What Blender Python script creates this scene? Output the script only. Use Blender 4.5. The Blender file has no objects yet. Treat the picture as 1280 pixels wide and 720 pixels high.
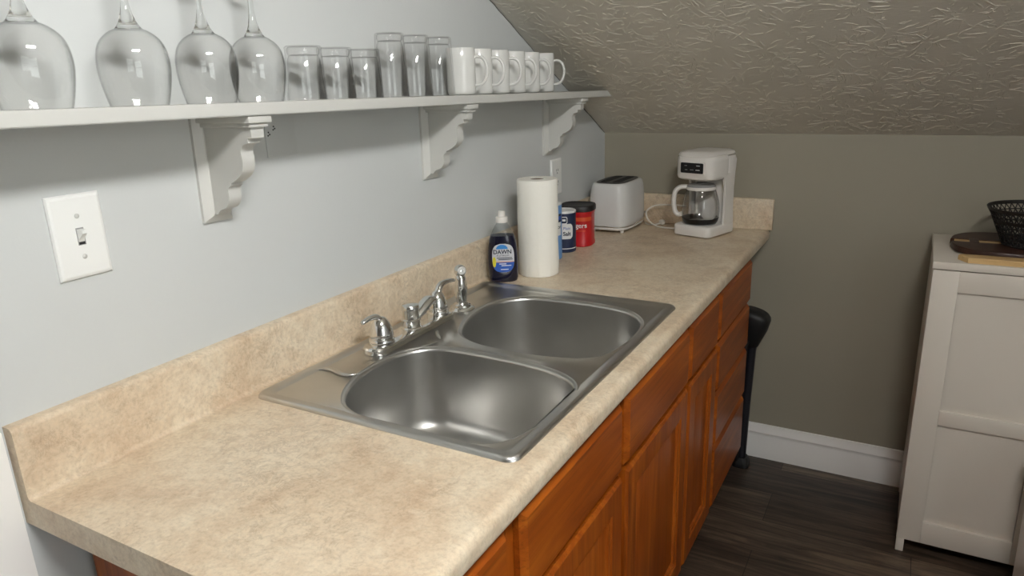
import bpy, bmesh, math, random
from mathutils import Vector, Matrix, noise
random.seed(4)
PI = math.pi
scene = bpy.context.scene
COL = scene.collection

# ------------------------------------------------------------------ materials
def lin(c):
    return c/12.92 if c <= .04045 else ((c+.055)/1.055)**2.4
def rgb(r, g, b):
    return (lin(r/255), lin(g/255), lin(b/255), 1)

class NT:
    def __init__(s, name):
        s.m = bpy.data.materials.new(name); s.m.use_nodes = True
        s.t = s.m.node_tree; s.t.nodes.clear()
        s.out = s.n('ShaderNodeOutputMaterial')
    def n(s, typ, **kw):
        nd = s.t.nodes.new(typ)
        for k, v in kw.items():
            if k in nd.inputs: nd.inputs[k].default_value = v
            else: setattr(nd, k, v)
        return nd
    def l(s, a, b): s.t.links.new(a, b)
    def bsdf(s, color=(.8, .8, .8, 1), rough=.5, metal=0, **kw):
        b = s.n('ShaderNodeBsdfPrincipled')
        b.inputs['Base Color'].default_value = color
        b.inputs['Roughness'].default_value = rough
        b.inputs['Metallic'].default_value = metal
        for k, v in kw.items(): b.inputs[k].default_value = v
        s.l(b.outputs[0], s.out.inputs[0]); return b
    def coord(s, scale=(1, 1, 1), rot=(0, 0, 0), kind='Object'):
        c = s.n('ShaderNodeTexCoord'); mp = s.n('ShaderNodeMapping')
        mp.inputs['Scale'].default_value = scale; mp.inputs['Rotation'].default_value = rot
        s.l(c.outputs[kind], mp.inputs[0]); return mp.outputs[0]
    def noise(s, vec, scale, detail=4, rough=.5, dist=0):
        nd = s.n('ShaderNodeTexNoise'); nd.inputs['Scale'].default_value = scale
        nd.inputs['Detail'].default_value = detail; nd.inputs['Roughness'].default_value = rough
        nd.inputs['Distortion'].default_value = dist
        s.l(vec, nd.inputs['Vector']); return nd.outputs['Fac']
    def ramp(s, fac, stops):
        r = s.n('ShaderNodeValToRGB'); e = r.color_ramp.elements
        while len(e) < len(stops): e.new(.5)
        for i, (p, c) in enumerate(stops): e[i].position = p; e[i].color = c
        s.l(fac, r.inputs[0]); return r.outputs[0]
    def mix(s, fac, a, b, mode='MIX'):
        m = s.n('ShaderNodeMix', data_type='RGBA', blend_type=mode)
        for sock, v in ((m.inputs[0], fac), (m.inputs[6], a), (m.inputs[7], b)):
            if isinstance(v, (int, float, tuple)): sock.default_value = v
            else: s.l(v, sock)
        return m.outputs[2]
    def math(s, op, a, b=0):
        m = s.n('ShaderNodeMath', operation=op)
        for i, v in enumerate((a, b)):
            if isinstance(v, (int, float)): m.inputs[i].default_value = v
            else: s.l(v, m.inputs[i])
        return m.outputs[0]
    def bump(s, h, bsdf, strength=.3, dist=.01):
        b = s.n('ShaderNodeBump'); b.inputs['Strength'].default_value = strength
        b.inputs['Distance'].default_value = dist
        s.l(h, b.inputs['Height']); s.l(b.outputs[0], bsdf.inputs['Normal'])

def paint(name, color, rough=.5, var=.04, bump=.04, scale=60, **kw):
    t = NT(name); b = t.bsdf(color, rough, **kw)
    v = t.coord(); f = t.noise(v, 3, 3)
    dark = tuple(c*(1-var*2) for c in color[:3])+(1,)
    t.l(t.mix(f, dark, color), b.inputs['Base Color'])
    if bump: t.bump(t.noise(v, scale, 4), b, bump, .002)
    return t.m

M = {}
M['wall'] = paint('wall_paint', rgb(203, 206, 205), .6, .02, .08, 180)
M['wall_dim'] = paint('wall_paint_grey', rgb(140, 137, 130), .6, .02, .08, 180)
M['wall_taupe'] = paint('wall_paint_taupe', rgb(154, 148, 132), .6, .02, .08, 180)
M['trim'] = paint('trim_paint', rgb(242, 240, 236), .35, .02, .03)
M['shelf'] = paint('shelf_paint', rgb(202, 202, 197), .4, .02, .05, 90)
M['ceil_flat'] = paint('ceiling_paint', rgb(205, 200, 190), .8, .03, .2, 120)
M['plate'] = paint('white_plastic_plate', rgb(236, 237, 234), .3, .01, 0)
M['white_plastic'] = paint('white_appliance_plastic', rgb(226, 222, 216), .28, .01, 0)
M['white_enamel'] = paint('white_enamel', rgb(214, 214, 212), .22, .01, 0)
M['black_plastic'] = paint('black_plastic', rgb(16, 15, 14), .35, .1, 0)
M['matte_black'] = paint('matte_black', rgb(20, 20, 21), .55, .1, .05)
M['pole_black'] = paint('pole_black', rgb(34, 34, 40), .3, .1, 0)
M['ceramic'] = paint('white_ceramic', rgb(216, 216, 212), .12, .01, 0)
M['screw'] = paint('screw_metal', rgb(190, 190, 186), .3, .02, 0, metal=0)
M['cabinet_white'] = paint('cabinet_white_paint', rgb(220, 212, 200), .45, .02, .02)
M['basket'] = paint('basket_black', rgb(24, 21, 19), .5, .1, .05)
M['core'] = paint('cardboard', rgb(120, 100, 80), .9, .1, .1)
M['grey_mark'] = paint('grey_mark', rgb(150, 150, 148), .5, .02, 0)
M['hole'] = paint('dark_hole', rgb(22, 22, 22), .8, .1, 0)
M['grey_pads'] = paint('dark_grey_plastic', rgb(60, 58, 56), .5, .1, 0)
M['light_wood'] = None

def m_slope():
    t = NT('stomp_textured_ceiling'); b = t.bsdf(rgb(212, 206, 193), .5)
    v = t.coord(); f = t.noise(v, 6, 3)
    t.l(t.mix(f, rgb(202, 196, 182), rgb(220, 214, 202)), b.inputs['Base Color'])
    t.bump(t.noise(t.coord((60, 160, 60)), 1, 4, .6), b, .35, .002)
    return t.m
M['slope'] = m_slope()

def m_laminate():
    t = NT('stone_laminate'); b = t.bsdf(rgb(200, 180, 150), .38)
    v = t.coord()
    big = t.noise(v, 5, 5, .6, .8)
    c1 = t.ramp(big, [(.25, rgb(198, 175, 148)), (.45, rgb(213, 195, 169)), (.6, rgb(220, 206, 182)), (.8, rgb(206, 183, 156))])
    mid = t.noise(v, 30, 6, .65, .8)
    c2 = t.mix(t.ramp(mid, [(.56, (0, 0, 0, 1)), (.7, (.55, .55, .55, 1))]), c1, rgb(222, 210, 188))
    vn = t.noise(v, 20, 8, .75, .8)
    vein = t.math('MULTIPLY', t.math('ABSOLUTE', t.math('SUBTRACT', vn, .5)), 1)
    vm = t.ramp(vein, [(0, (.34, .34, .34, 1)), (.018, (.10, .10, .10, 1)), (.05, (0, 0, 0, 1))])
    mask = t.ramp(t.noise(v, 7, 3, .5), [(.46, (0, 0, 0, 1)), (.58, (1, 1, 1, 1))])
    c3 = t.mix(t.mix(1.0, vm, mask, 'MULTIPLY'), c2, rgb(128, 106, 82))
    fl = t.ramp(t.noise(v, 90, 3, .6), [(.66, (0, 0, 0, 1)), (.76, (.5, .5, .5, 1))])
    c4 = t.mix(t.mix(1.0, fl, t.ramp(t.noise(v, 9, 2), [(.5, (0, 0, 0, 1)), (.62, (1, 1, 1, 1))]), 'MULTIPLY'), c3, rgb(236, 228, 210))
    gn = t.ramp(t.noise(v, 150, 4, .7), [(.32, (.86, .84, .82, 1)), (.5, (1, 1, 1, 1)), (.68, (1.07, 1.06, 1.05, 1))])
    pk = t.ramp(t.noise(v, 38, 5, .7, .5), [(.40, (.90, .865, .835, 1)), (.55, (1, 1, 1, 1))])
    c5 = t.mix(1.0, t.mix(1.0, c4, gn, 'MULTIPLY'), pk, 'MULTIPLY')
    t.l(c5, b.inputs['Base Color'])
    t.bump(t.noise(v, 70, 4, .6), b, .06, .002)
    return t.m
M['laminate'] = m_laminate()

def m_wood(name, axis, ca, cb, cc, rough=.36, scale=1.0, coat=.06):
    t = NT(name); b = t.bsdf(ca, rough); b.inputs['Coat Weight'].default_value = coat; b.inputs['Specular IOR Level'].default_value = .22; b.inputs['Coat Roughness'].default_value = .25
    s = [14*scale, 14*scale, 14*scale]; s[axis] = 1.1*scale
    v = t.coord(tuple(s))
    g = t.noise(v, 1.6, 6, .6, 1.2)
    col = t.ramp(g, [(.3, ca), (.5, cb), (.72, cc)])
    s2 = [170*scale]*3; s2[axis] = 5*scale
    v2 = t.coord(tuple(s2)); p = t.noise(v2, 1, 2, .5)
    col2 = t.mix(t.ramp(p, [(.55, (0, 0, 0, 1)), (.75, (.5, .5, .5, 1))]), col, tuple(c*.45 for c in ca[:3])+(1,))
    t.l(col2, b.inputs['Base Color']); t.bump(p, b, .08, .001)
    return t.m
W = (rgb(122, 56, 11), rgb(146, 71, 16), rgb(170, 92, 24))
M['wood_y'] = m_wood('honey_oak_horizontal', 1, *W)
M['wood_z'] = m_wood('honey_oak_vertical', 2, *W)
M['dark_wood'] = m_wood('dark_walnut_board', 0, rgb(46, 28, 22), rgb(60, 38, 30), rgb(74, 48, 36), .4)
M['light_wood'] = m_wood('maple_board', 0, rgb(196, 160, 108), rgb(208, 174, 122), rgb(218, 188, 138), .45)

def m_floor():
    t = NT('dark_vinyl_plank'); b = t.bsdf(rgb(60, 50, 44), .42)
    v = t.coord()
    br = t.n('ShaderNodeTexBrick'); br.offset = .37
    br.inputs['Scale'].default_value = 1; br.inputs['Brick Width'].default_value = 1.2; br.inputs['Row Height'].default_value = .18
    br.inputs['Mortar Size'].default_value = .0012; br.inputs['Bias'].default_value = 0
    br.inputs['Color1'].default_value = rgb(54, 44, 37); br.inputs['Color2'].default_value = rgb(104, 90, 77); br.inputs['Mortar'].default_value = rgb(20, 16, 14)
    t.l(v, br.inputs['Vector'])
    g = t.noise(t.coord((1.3, 17, 1)), 1.6, 8, .7, 1.5)
    gr = t.ramp(g, [(.34, (.22, .20, .19, 1)), (.5, (.8, .78, .75, 1)), (.64, (1.7, 1.62, 1.5, 1))])
    t.l(t.mix(1.0, br.outputs['Color'], gr, 'MULTIPLY'), b.inputs['Base Color'])
    t.bump(g, b, .15, .002)
    return t.m
M['floor'] = m_floor()

def m_steel():
    t = NT('brushed_stainless'); b = t.bsdf(rgb(202, 201, 198), .31, 1)
    sm = t.ramp(t.noise(t.coord(), 6, 3, .5), [(.3, rgb(194, 193, 190)), (.7, rgb(210, 209, 206))])
    t.l(sm, b.inputs['Base Color'])
    return t.m
M['steel'] = m_steel()
def m_chrome():
    t = NT('chrome'); b = t.bsdf(rgb(228, 228, 226), .05, 1)
    f = t.noise(t.coord(), 40, 3); r = t.n('ShaderNodeMapRange'); t.l(f, r.inputs[0])
    r.inputs[3].default_value = .03; r.inputs[4].default_value = .09; t.l(r.outputs[0], b.inputs['Roughness'])
    return t.m
M['chrome'] = m_chrome()

def m_thin_glass(name, tint=(.992, .992, .99, 1), edge=(.58, .58, .57, 1), ior=1.5, sharp=6):
    # thin glass wall: what passes through is absorbed more where the wall is seen edge-on
    t = NT(name)
    lw = t.n('ShaderNodeLayerWeight'); lw.inputs[0].default_value = .5
    e = t.math('POWER', lw.outputs['Facing'], sharp)
    c = t.mix(e, tint, edge)
    tr = t.n('ShaderNodeBsdfTransparent'); t.l(c, tr.inputs[0])
    gl = t.n('ShaderNodeBsdfGlossy'); gl.inputs['Roughness'].default_value = .03
    f0 = ((ior-1)/(ior+1))**2
    fr = t.math('ADD', f0, t.math('MULTIPLY', t.math('POWER', lw.outputs['Facing'], 5), 1-f0))
    mx = t.n('ShaderNodeMixShader'); t.l(fr, mx.inputs[0]); t.l(tr.outputs[0], mx.inputs[1]); t.l(gl.outputs[0], mx.inputs[2])
    t.l(mx.outputs[0], t.out.inputs[0])
    return t.m
M['glass'] = m_thin_glass('thin_clear_glass')
M['glass_tumbler'] = m_thin_glass('tumbler_glass', (.997, .997, .996, 1), (.60, .60, .59, 1), 1.5, 8)
def m_solid_glass():
    t = NT('solid_clear_glass'); t.bsdf((.96, .97, .965, 1), .02, 0, **{'Transmission Weight': 1.0, 'IOR': 1.45}); return t.m
M['glass_solid'] = m_solid_glass()
M['carafe'] = m_thin_glass('carafe_glass', (.96, .96, .955, 1), (.4, .4, .4, 1), 1.5)
M['clear_plastic'] = m_thin_glass('clear_plastic', (.85, .87, .88, 1), (.4, .42, .44, 1), 1.4)
M['soap'] = paint('dark_blue_soap', rgb(16, 17, 40), .15, .1, 0)
M['silver_label'] = paint('silver_label', rgb(202, 204, 208), .35, .03, 0)
M['label_blue'] = paint('label_blue', rgb(34, 84, 172), .4, .03, 0)
M['label_navy'] = paint('label_navy', rgb(24, 36, 66), .4, .03, 0)
M['label_cyan'] = paint('label_cyan', rgb(52, 134, 206), .4, .03, 0)
M['label_yellow'] = paint('label_yellow', rgb(216, 206, 60), .4, .03, 0)
M['label_peach'] = paint('label_peach', rgb(220, 168, 140), .4, .03, 0)
M['ink_white'] = paint('white_ink', rgb(232, 232, 232), .4, .01, 0)
M['ink_dark'] = paint('dark_ink', rgb(20, 26, 50), .4, .02, 0)
M['can_blue'] = paint('light_blue_can', rgb(112, 158, 212), .4, .03, 0)
M['can_navy'] = paint('navy_can', rgb(30, 42, 72), .4, .03, 0)
M['can_white'] = paint('white_can', rgb(224, 224, 222), .4, .01, 0)
M['can_red'] = paint('red_plastic', rgb(190, 26, 32), .3, .03, 0)
M['can_orange'] = paint('orange_band', rgb(214, 84, 44), .35, .05, 0)
M['brown_lid'] = paint('black_lid', rgb(28, 24, 23), .5, .1, 0)
M['cord'] = paint('white_cord', rgb(214, 208, 198), .4, .01, 0)
def m_paper():
    t = NT('paper_towel'); b = t.bsdf(rgb(243, 241, 232), .95)
    v = t.coord(); w = t.n('ShaderNodeTexVoronoi', feature='SMOOTH_F1'); w.inputs['Scale'].default_value = 110
    t.l(v, w.inputs['Vector'])
    n2 = t.noise(t.coord((1, 1, 3)), 22, 3, .5)
    t.bump(t.math('ADD', t.math('MULTIPLY', w.outputs['Distance'], .5), t.math('MULTIPLY', n2, .7)), b, .35, .003); return t.m
M['paper'] = m_paper()
def m_emit(name, power):
    t = NT(name); e = t.n('ShaderNodeEmission'); e.inputs[0].default_value = (1, .99, .975, 1); e.inputs[1].default_value = power
    t.l(e.outputs[0], t.out.inputs[0]); return t.m
M['tube'] = m_emit('lamp_tube', 170)

# ------------------------------------------------------------------ mesh helpers
class MB:
    def __init__(s): s.b = bmesh.new()
    def _new(s, f):
        f0 = set(s.b.verts); f(); return [v for v in s.b.verts if v not in f0]
    def box(s, x0, x1, y0, y1, z0, z1, bev=0, seg=2):
        t = bmesh.new(); bmesh.ops.create_cube(t, size=1)
        for v in t.verts:
            v.co = Vector((x0+(v.co.x+.5)*(x1-x0), y0+(v.co.y+.5)*(y1-y0), z0+(v.co.z+.5)*(z1-z0)))
        if bev: bmesh.ops.bevel(t, geom=t.edges[:], offset=bev, segments=seg, affect='EDGES', profile=.5)
        s.add(t); return s
    def add(s, t, mat=None):
        if mat is not None: t.transform(mat)
        me = bpy.data.meshes.new('tmp'); t.to_mesh(me); t.free(); s.b.from_mesh(me); bpy.data.meshes.remove(me)
    def loops(s, rings, close=True, cap0=True, cap1=True, mat=0):
        """rings: list of equal-length point lists, bridged in order"""
        R = [[s.b.verts.new(p) for p in r] for r in rings]
        n = len(R[0])
        for a, b in zip(R, R[1:]):
            for i in range(n if close else n-1):
                j = (i+1) % n
                try:
                    f = s.b.faces.new((a[i], a[j], b[j], b[i])); f.material_index = mat
                except ValueError: pass
        if cap0: s.b.faces.new(R[0][::-1]).material_index = mat
        if cap1: s.b.faces.new(R[-1]).material_index = mat
        return s
    def lathe(s, prof, c=(0, 0, 0), n=32, cap0=True, cap1=True, mat=0):
        rings = [[(c[0]+r*math.cos(2*PI*i/n), c[1]+r*math.sin(2*PI*i/n), c[2]+z) for i in range(n)] for r, z in prof]
        return s.loops(rings, True, cap0, cap1, mat)
    def tube(s, pts, rad, n=12, caps=True, flat=1.0):
        pts = [Vector(p) for p in pts]; m = len(pts)
        if not isinstance(rad, (list, tuple)): rad = [rad]*m
        rings = []; up = None
        for i, p in enumerate(pts):
            d = (pts[min(i+1, m-1)]-pts[max(i-1, 0)]).normalized()
            if up is None:
                up = Vector((0, 0, 1)) if abs(d.z) < .9 else Vector((1, 0, 0))
            side = d.cross(up).normalized(); up = side.cross(d).normalized()
            rings.append([p+side*math.cos(2*PI*k/n)*rad[i]+up*math.sin(2*PI*k/n)*rad[i]*flat for k in range(n)])
        return s.loops(rings, True, caps, caps)
    def prism(s, poly, d0, d1, fn):
        """poly: 2-D points; fn(a, b, t) -> 3-D; extruded from t=d0 to d1"""
        return s.loops([[fn(a, b, d0) for a, b in poly], [fn(a, b, d1) for a, b in poly]])
    def build(s, name, mat, parent=None, ang=35, tri=False):
        bmesh.ops.remove_doubles(s.b, verts=s.b.verts[:], dist=1e-6)
        bmesh.ops.recalc_face_normals(s.b, faces=s.b.faces[:])
        me = bpy.data.meshes.new(name); s.b.to_mesh(me); s.b.free()
        for m in (mat if isinstance(mat, (list, tuple)) else [mat]): me.materials.append(m)
        me.polygons.foreach_set('use_smooth', [True]*len(me.polygons))
        me.set_sharp_from_angle(angle=math.radians(ang))
        o = bpy.data.objects.new(name, me); COL.objects.link(o)
        if parent: o.parent = parent
        return o

def smooth_pts(pts, sub=6, closed=False):
    """Catmull-Rom"""
    pts = [Vector(p) for p in pts]; n = len(pts); out = []
    rng = range(n) if closed else range(n-1)
    for i in rng:
        if closed: a, b, c, d = pts[i-1], pts[i], pts[(i+1) % n], pts[(i+2) % n]
        else: a, b, c, d = pts[max(i-1, 0)], pts[i], pts[i+1], pts[min(i+2, n-1)]
        for k in range(sub):
            t = k/sub
            out.append(.5*((2*b)+(c-a)*t+(2*a-5*b+4*c-d)*t*t+(3*b-a-3*c+d)*t**3))
    if not closed: out.append(pts[-1])
    return out

def superellipse(cx, cy, a, b, e, n=48):
    r = []
    for i in range(n):
        t = 2*PI*i/n; c, s = math.cos(t), math.sin(t)
        r.append((cx+a*math.copysign(abs(c)**(2/e), c), cy+b*math.copysign(abs(s)**(2/e), s)))
    return r

def tag(o, label, cat, group=None):
    o['label'] = label; o['category'] = cat
    if group: o['group'] = group
    return o
def thing(name, label, cat, loc=(0, 0, 0), rz=0, group=None):
    o = bpy.data.objects.new(name, None); COL.objects.link(o)
    o.location = loc; o.rotation_euler = (0, 0, rz); o.empty_display_size = .05
    return tag(o, label, cat, group)
def struct(o): o['kind'] = 'structure'; return o
def copy_tree(o, parent=None):
    c = o.copy(); COL.objects.link(c)
    if parent: c.parent = parent
    for ch in list(o.children): copy_tree(ch, c)
    return c

def text_part(txt, size, fn, name, mat, parent, sx=1.0, align='CENTER', bold=0.0):
    """letters as thin flat print; fn(s, t) maps print coordinates (metres) to the carrier's surface"""
    cu = bpy.data.curves.new('txt', 'FONT'); cu.body = txt; cu.size = size; cu.align_x = align; cu.align_y = 'CENTER'
    cu.offset = bold; cu.resolution_u = 3
    ob = bpy.data.objects.new('txt', cu); me = bpy.data.meshes.new_from_object(ob)
    bpy.data.objects.remove(ob); bpy.data.curves.remove(cu)
    b = bmesh.new(); b.from_mesh(me); bpy.data.meshes.remove(me)
    for v in b.verts: v.co = Vector(fn(v.co.x*sx, v.co.y))
    m = bpy.data.meshes.new(name); b.to_mesh(m); b.free(); m.materials.append(mat)
    o = bpy.data.objects.new(name, m); COL.objects.link(o); o.parent = parent; return o
def patch(poly, fn, nx=16, nz=16):
    """a printed patch: poly gives (s0, s1) limits per t row"""
    b = MB(); rows = []
    for t, s0, s1 in poly:
        rows.append([fn(s0+(s1-s0)*i/nx, t) for i in range(nx+1)])
    b.loops(rows, False, False, False); return b

# ------------------------------------------------------------------ room
L = 2.2354; CH = .914; FZ = 2.32; KN = 1.2535; SL = .504
XR, YR = 2.3, -3.0
yb = L-(FZ-KN)/SL                        # where the slope meets the flat ceiling
struct(MB().box(-.1, XR+.1, YR-.1, L+.1, -.1, 0).build('floor', M['floor']))
struct(MB().prism([(YR-.1, -.1), (L+.1, -.1), (L+.1, KN), (L, KN), (yb, FZ), (YR-.1, FZ)], -.1, 0, lambda a, b, t: (t, a, b)).build('wall_left', M['wall']))
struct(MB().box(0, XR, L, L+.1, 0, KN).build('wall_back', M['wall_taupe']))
WN = (-1.20, -.20, .90, 1.95)        # window opening: y0, y1, z0, z1
b = MB(); fx = lambda a, c, t: (t, a, c)
b.box(XR, XR+.1, YR-.1, WN[0], -.1, FZ); b.box(XR, XR+.1, WN[0], WN[1], -.1, WN[2]); b.box(XR, XR+.1, WN[0], WN[1], WN[3], FZ)
b.prism([(WN[1], -.1), (L+.1, -.1), (L+.1, KN), (L, KN), (yb, FZ), (WN[1], FZ)], XR, XR+.1, fx)
struct(b.build('wall_right', M['wall']))
b = MB(); q = .045
for y0, y1, z0, z1 in ((WN[0], WN[0]+q, WN[2], WN[3]), (WN[1]-q, WN[1], WN[2], WN[3]), (WN[0]+q, WN[1]-q, WN[2], WN[2]+q), (WN[0]+q, WN[1]-q, WN[3]-q, WN[3]), (WN[0]+q, WN[1]-q, (WN[2]+WN[3])/2-.02, (WN[2]+WN[3])/2+.02)):
    b.box(XR+.03, XR+.08, y0, y1, z0, z1, .002)
for y0, y1, z0, z1 in ((WN[0]-.07, WN[0], WN[2]-.07, WN[3]+.07), (WN[1], WN[1]+.07, WN[2]-.07, WN[3]+.07), (WN[0], WN[1], WN[2]-.07, WN[2]), (WN[0], WN[1], WN[3], WN[3]+.07)):
    b.box(XR-.014, XR, y0, y1, z0, z1, .002)
wf = struct(b.build('window_1', M['trim']))
b = MB(); b.box(XR+.052, XR+.056, WN[0]+q, WN[1]-q, WN[2]+q, WN[3]-q); b.build('pane', M['glass'], wf)
pl_ = bpy.data.lights.new('window_portal', 'AREA'); pl_.shape = 'RECTANGLE'; pl_.size = WN[3]-WN[2]; pl_.size_y = WN[1]-WN[0]; pl_.cycles.is_portal = True
po = bpy.data.objects.new('window_portal', pl_); COL.objects.link(po); po.location = (XR+.098, (WN[0]+WN[1])/2, (WN[2]+WN[3])/2); po.rotation_euler = (0, PI/2, 0)
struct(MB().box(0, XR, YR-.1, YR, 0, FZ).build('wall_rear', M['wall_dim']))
# ceiling: flat part and slope are one surface of the room, two meshes for the two finishes
struct(MB().box(-.1, XR+.1, YR-.1, yb, FZ, FZ+.1).build('ceiling', M['ceil_flat']))
def slope_mesh():
    b = MB(); nx, ny = 90, 40; rows = []
    for j in range(ny+1):
        y = L+(yb-L)*j/ny; row = []
        for i in range(nx+1):
            x = XR*i/nx
            d = .0006*noise.noise((x*11, y*11, 1)) if 0 < j < ny else 0
            if i == 0: d = .0035*noise.noise((3, y*40, 1))
            row.append((x, y, KN+SL*(L-y)+d))
        rows.append(row)
    b.loops(rows, False, False, False)
    # ridges of the stomp texture: each dab of the brush leaves a fan of thin raised lines
    rnd = random.Random(11); up = Vector((0, -SL, -1)).normalized(); ex = Vector((1, 0, 0)); ey = Vector((0, 1, -SL)).normalized()
    LS = (L-yb)*math.sqrt(1+SL*SL)
    def P(u, w, h=0): return Vector((u, L, KN))-ey*w+up*h
    stomps = []
    sp_ = .105; j = 0; w0 = .03
    while w0 < LS:
        u0 = (.5*(j % 2))*sp_
        while u0 < 2.25:
            stomps.append((u0+rnd.uniform(-.045, .045), w0+rnd.uniform(-.04, .04))); u0 += sp_
        w0 += sp_*.82; j += 1
    for cu, cw in stomps:
        nr = rnd.randint(14, 30); ph = rnd.random()*6.28; R0 = rnd.uniform(.05, .10)
        for k in range(nr):
            a0 = ph+2*PI*k/nr+rnd.uniform(-.5, .5); r0 = rnd.uniform(.004, .06); ln = rnd.uniform(.012, .05)*R0/.075; tw = rnd.gauss(0, .55)
            curv = rnd.uniform(-14, 14); hw = rnd.uniform(.0007, .0018); hh = hw*rnd.uniform(.5, .95)
            m = 5; pl_ = []
            for i in range(m):
                q_ = ln*i/(m-1); a1 = a0+tw+curv*q_; r = 0
                pl_.append((cu+r0*math.cos(a0)+q_*math.cos(a1)+rnd.uniform(-.0014, .0014), cw+r0*math.sin(a0)+q_*math.sin(a1)+rnd.uniform(-.0014, .0014)))
            if min(q[0] for q in pl_) < .004 or min(q[1] for q in pl_) < .004 or max(q[1] for q in pl_) > LS-.004: continue
            rr = []
            for i, (u, w) in enumerate(pl_):
                a_ = pl_[max(i-1, 0)]; b_ = pl_[min(i+1, m-1)]; tx_, tw_ = b_[0]-a_[0], b_[1]-a_[1]; q = math.hypot(tx_, tw_) or 1
                nx_, nw_ = -tw_/q, tx_/q; e = (.35, .9, 1, .85, .25)[i]
                rr.append([P(u-nx_*hw*e, w-nw_*hw*e, -.0012), P(u-nx_*hw*.4*e, w-nw_*hw*.4*e, hh*e), P(u+nx_*hw*.4*e, w+nw_*hw*.4*e, hh*e), P(u+nx_*hw*e, w+nw_*hw*e, -.0012)])
            b.loops(rr, False, False, False)
    # back side of the slab
    b.prism([(L, KN+.02), (L+.1, KN+.02), (L+.1, KN+.1), (yb, FZ+.1), (yb, FZ+.02)], -.1, XR+.1, lambda a, c, t: (t, a, c))
    return b.build('ceiling_slope', M['slope'], ang=80)
struct(slope_mesh())
b = MB(); pts = []  # thin dark tube standing in for the ragged crack between left wall and slope
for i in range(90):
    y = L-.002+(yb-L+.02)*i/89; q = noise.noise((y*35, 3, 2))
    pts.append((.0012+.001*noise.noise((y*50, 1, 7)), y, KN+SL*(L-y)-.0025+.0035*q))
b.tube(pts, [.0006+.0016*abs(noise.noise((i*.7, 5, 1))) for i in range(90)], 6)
struct(b.build('slope_crack', M['grey_pads'], None, 60))
bbp = [(0, 0), (.016, 0), (.016, .088), (.013, .094), (.013, .104), (.016, .109), (.013, .118), (.008, .128), (.006, .14), (0, .141)]
struct(MB().prism(bbp, 0, XR, lambda a, b, t: (t, L-a, b)).build('baseboard_back', M['trim']))
struct(MB().prism(bbp, YR, L-.02, lambda a, b, t: (XR-a, t, b)).build('baseboard_right', M['trim']))
# white boarded edge of the left wall just before the counter begins
struct(MB().box(0, .006, -.14, -.004, 0, 1.02, .002).build('trim_1', M['trim']))

# ------------------------------------------------------------------ worktop with coved backsplash
def arc(cx, cz, r, a0, a1, n=6):
    return [(cx+r*math.cos(math.radians(a0+(a1-a0)*i/n)), cz+r*math.sin(math.radians(a0+(a1-a0)*i/n))) for i in range(n+1)]
ZB = CH-.042; HB = .112; XF = .6415
back_top = arc(.013, CH+HB-.009, .009, 0, 90, 5)+[(0, CH+HB)]
cove = arc(.030, CH+.008, .008, 270, 180, 5)
front = [(XF-.012, ZB)]+arc(XF-.012, ZB+.012, .012, 270, 360, 5)[1:]+arc(XF-.016, CH-.016, .016, 0, 90, 8)
prof_full = [(0, ZB)]+front+cove+back_top
HX0, HX1, HY0, HY1 = .10, .592, .402, 1.214      # sink cut-out
prof_b = [(0, ZB), (HX0, ZB), (HX0, CH)]+cove+back_top
prof_f = [(HX1, ZB)]+front+[(HX1, CH)]
f = lambda a, b, t: (a, t, b)
wt = MB()
wt.prism(prof_full, 0, HY0, f); wt.prism(prof_full, HY1, L, f); wt.prism(prof_b, HY0, HY1, f); wt.prism(prof_f, HY0, HY1, f)
worktop = tag(wt.build('worktop', M['laminate'], ang=30), 'beige stone-patterned laminate worktop with raised backsplash along the grey wall', 'countertop')
ss = MB().box(.022, .652, L-.02, L, CH, CH+HB, .003)
ss.build('side_splash', M['laminate'], worktop)

# ------------------------------------------------------------------ base cabinets
XC = .612; TK = .10
def front_panel(y0, y1, z0, z1, th=.02, bev=.010):
    """slab front with a sloped edge, facing +x"""
    x0 = XC+.001; r = [[(x0, y0, z0), (x0, y1, z0), (x0, y1, z1), (x0, y0, z1)],
         [(x0+th-bev, y0, z0), (x0+th-bev, y1, z0), (x0+th-bev, y1, z1), (x0+th-bev, y0, z1)],
         [(x0+th, y0+bev, z0+bev), (x0+th, y1-bev, z0+bev), (x0+th, y1-bev, z1-bev), (x0+th, y0+bev, z1-bev)]]
    b = MB(); b.loops(r); return b
def cab_door(y0, y1, z0, z1, parent, th=.02, bev=.006, fr=.055):
    x0 = XC+.001
    def q(x, d): return [(x, y0+d, z0+d), (x, y1-d, z0+d), (x, y1-d, z1-d), (x, y0+d, z1-d)]
    b = MB(); b.loops([q(x0, 0), q(x0+th-bev, 0), q(x0+th, bev), q(x0+th, fr), q(x0+th-.004, fr+.004), q(x0+th-.004, fr+.010), q(x0+th-.011, fr+.014), q(x0+th-.016, fr+.0145)], cap1=False)
    b.loops([q(x0, fr-.002), q(x0+th-.016, fr+.0145)], cap1=False, cap0=False)
    d = b.build('door', M['wood_z'], parent, 20)
    p = MB()
    f2 = fr+.010
    p.box(x0+.003, x0+th-.0105, y0+f2, y1-f2, z0+f2, z1-f2, .001)
    p.build('door_panel', M['wood_z'], d)
    return d
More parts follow.
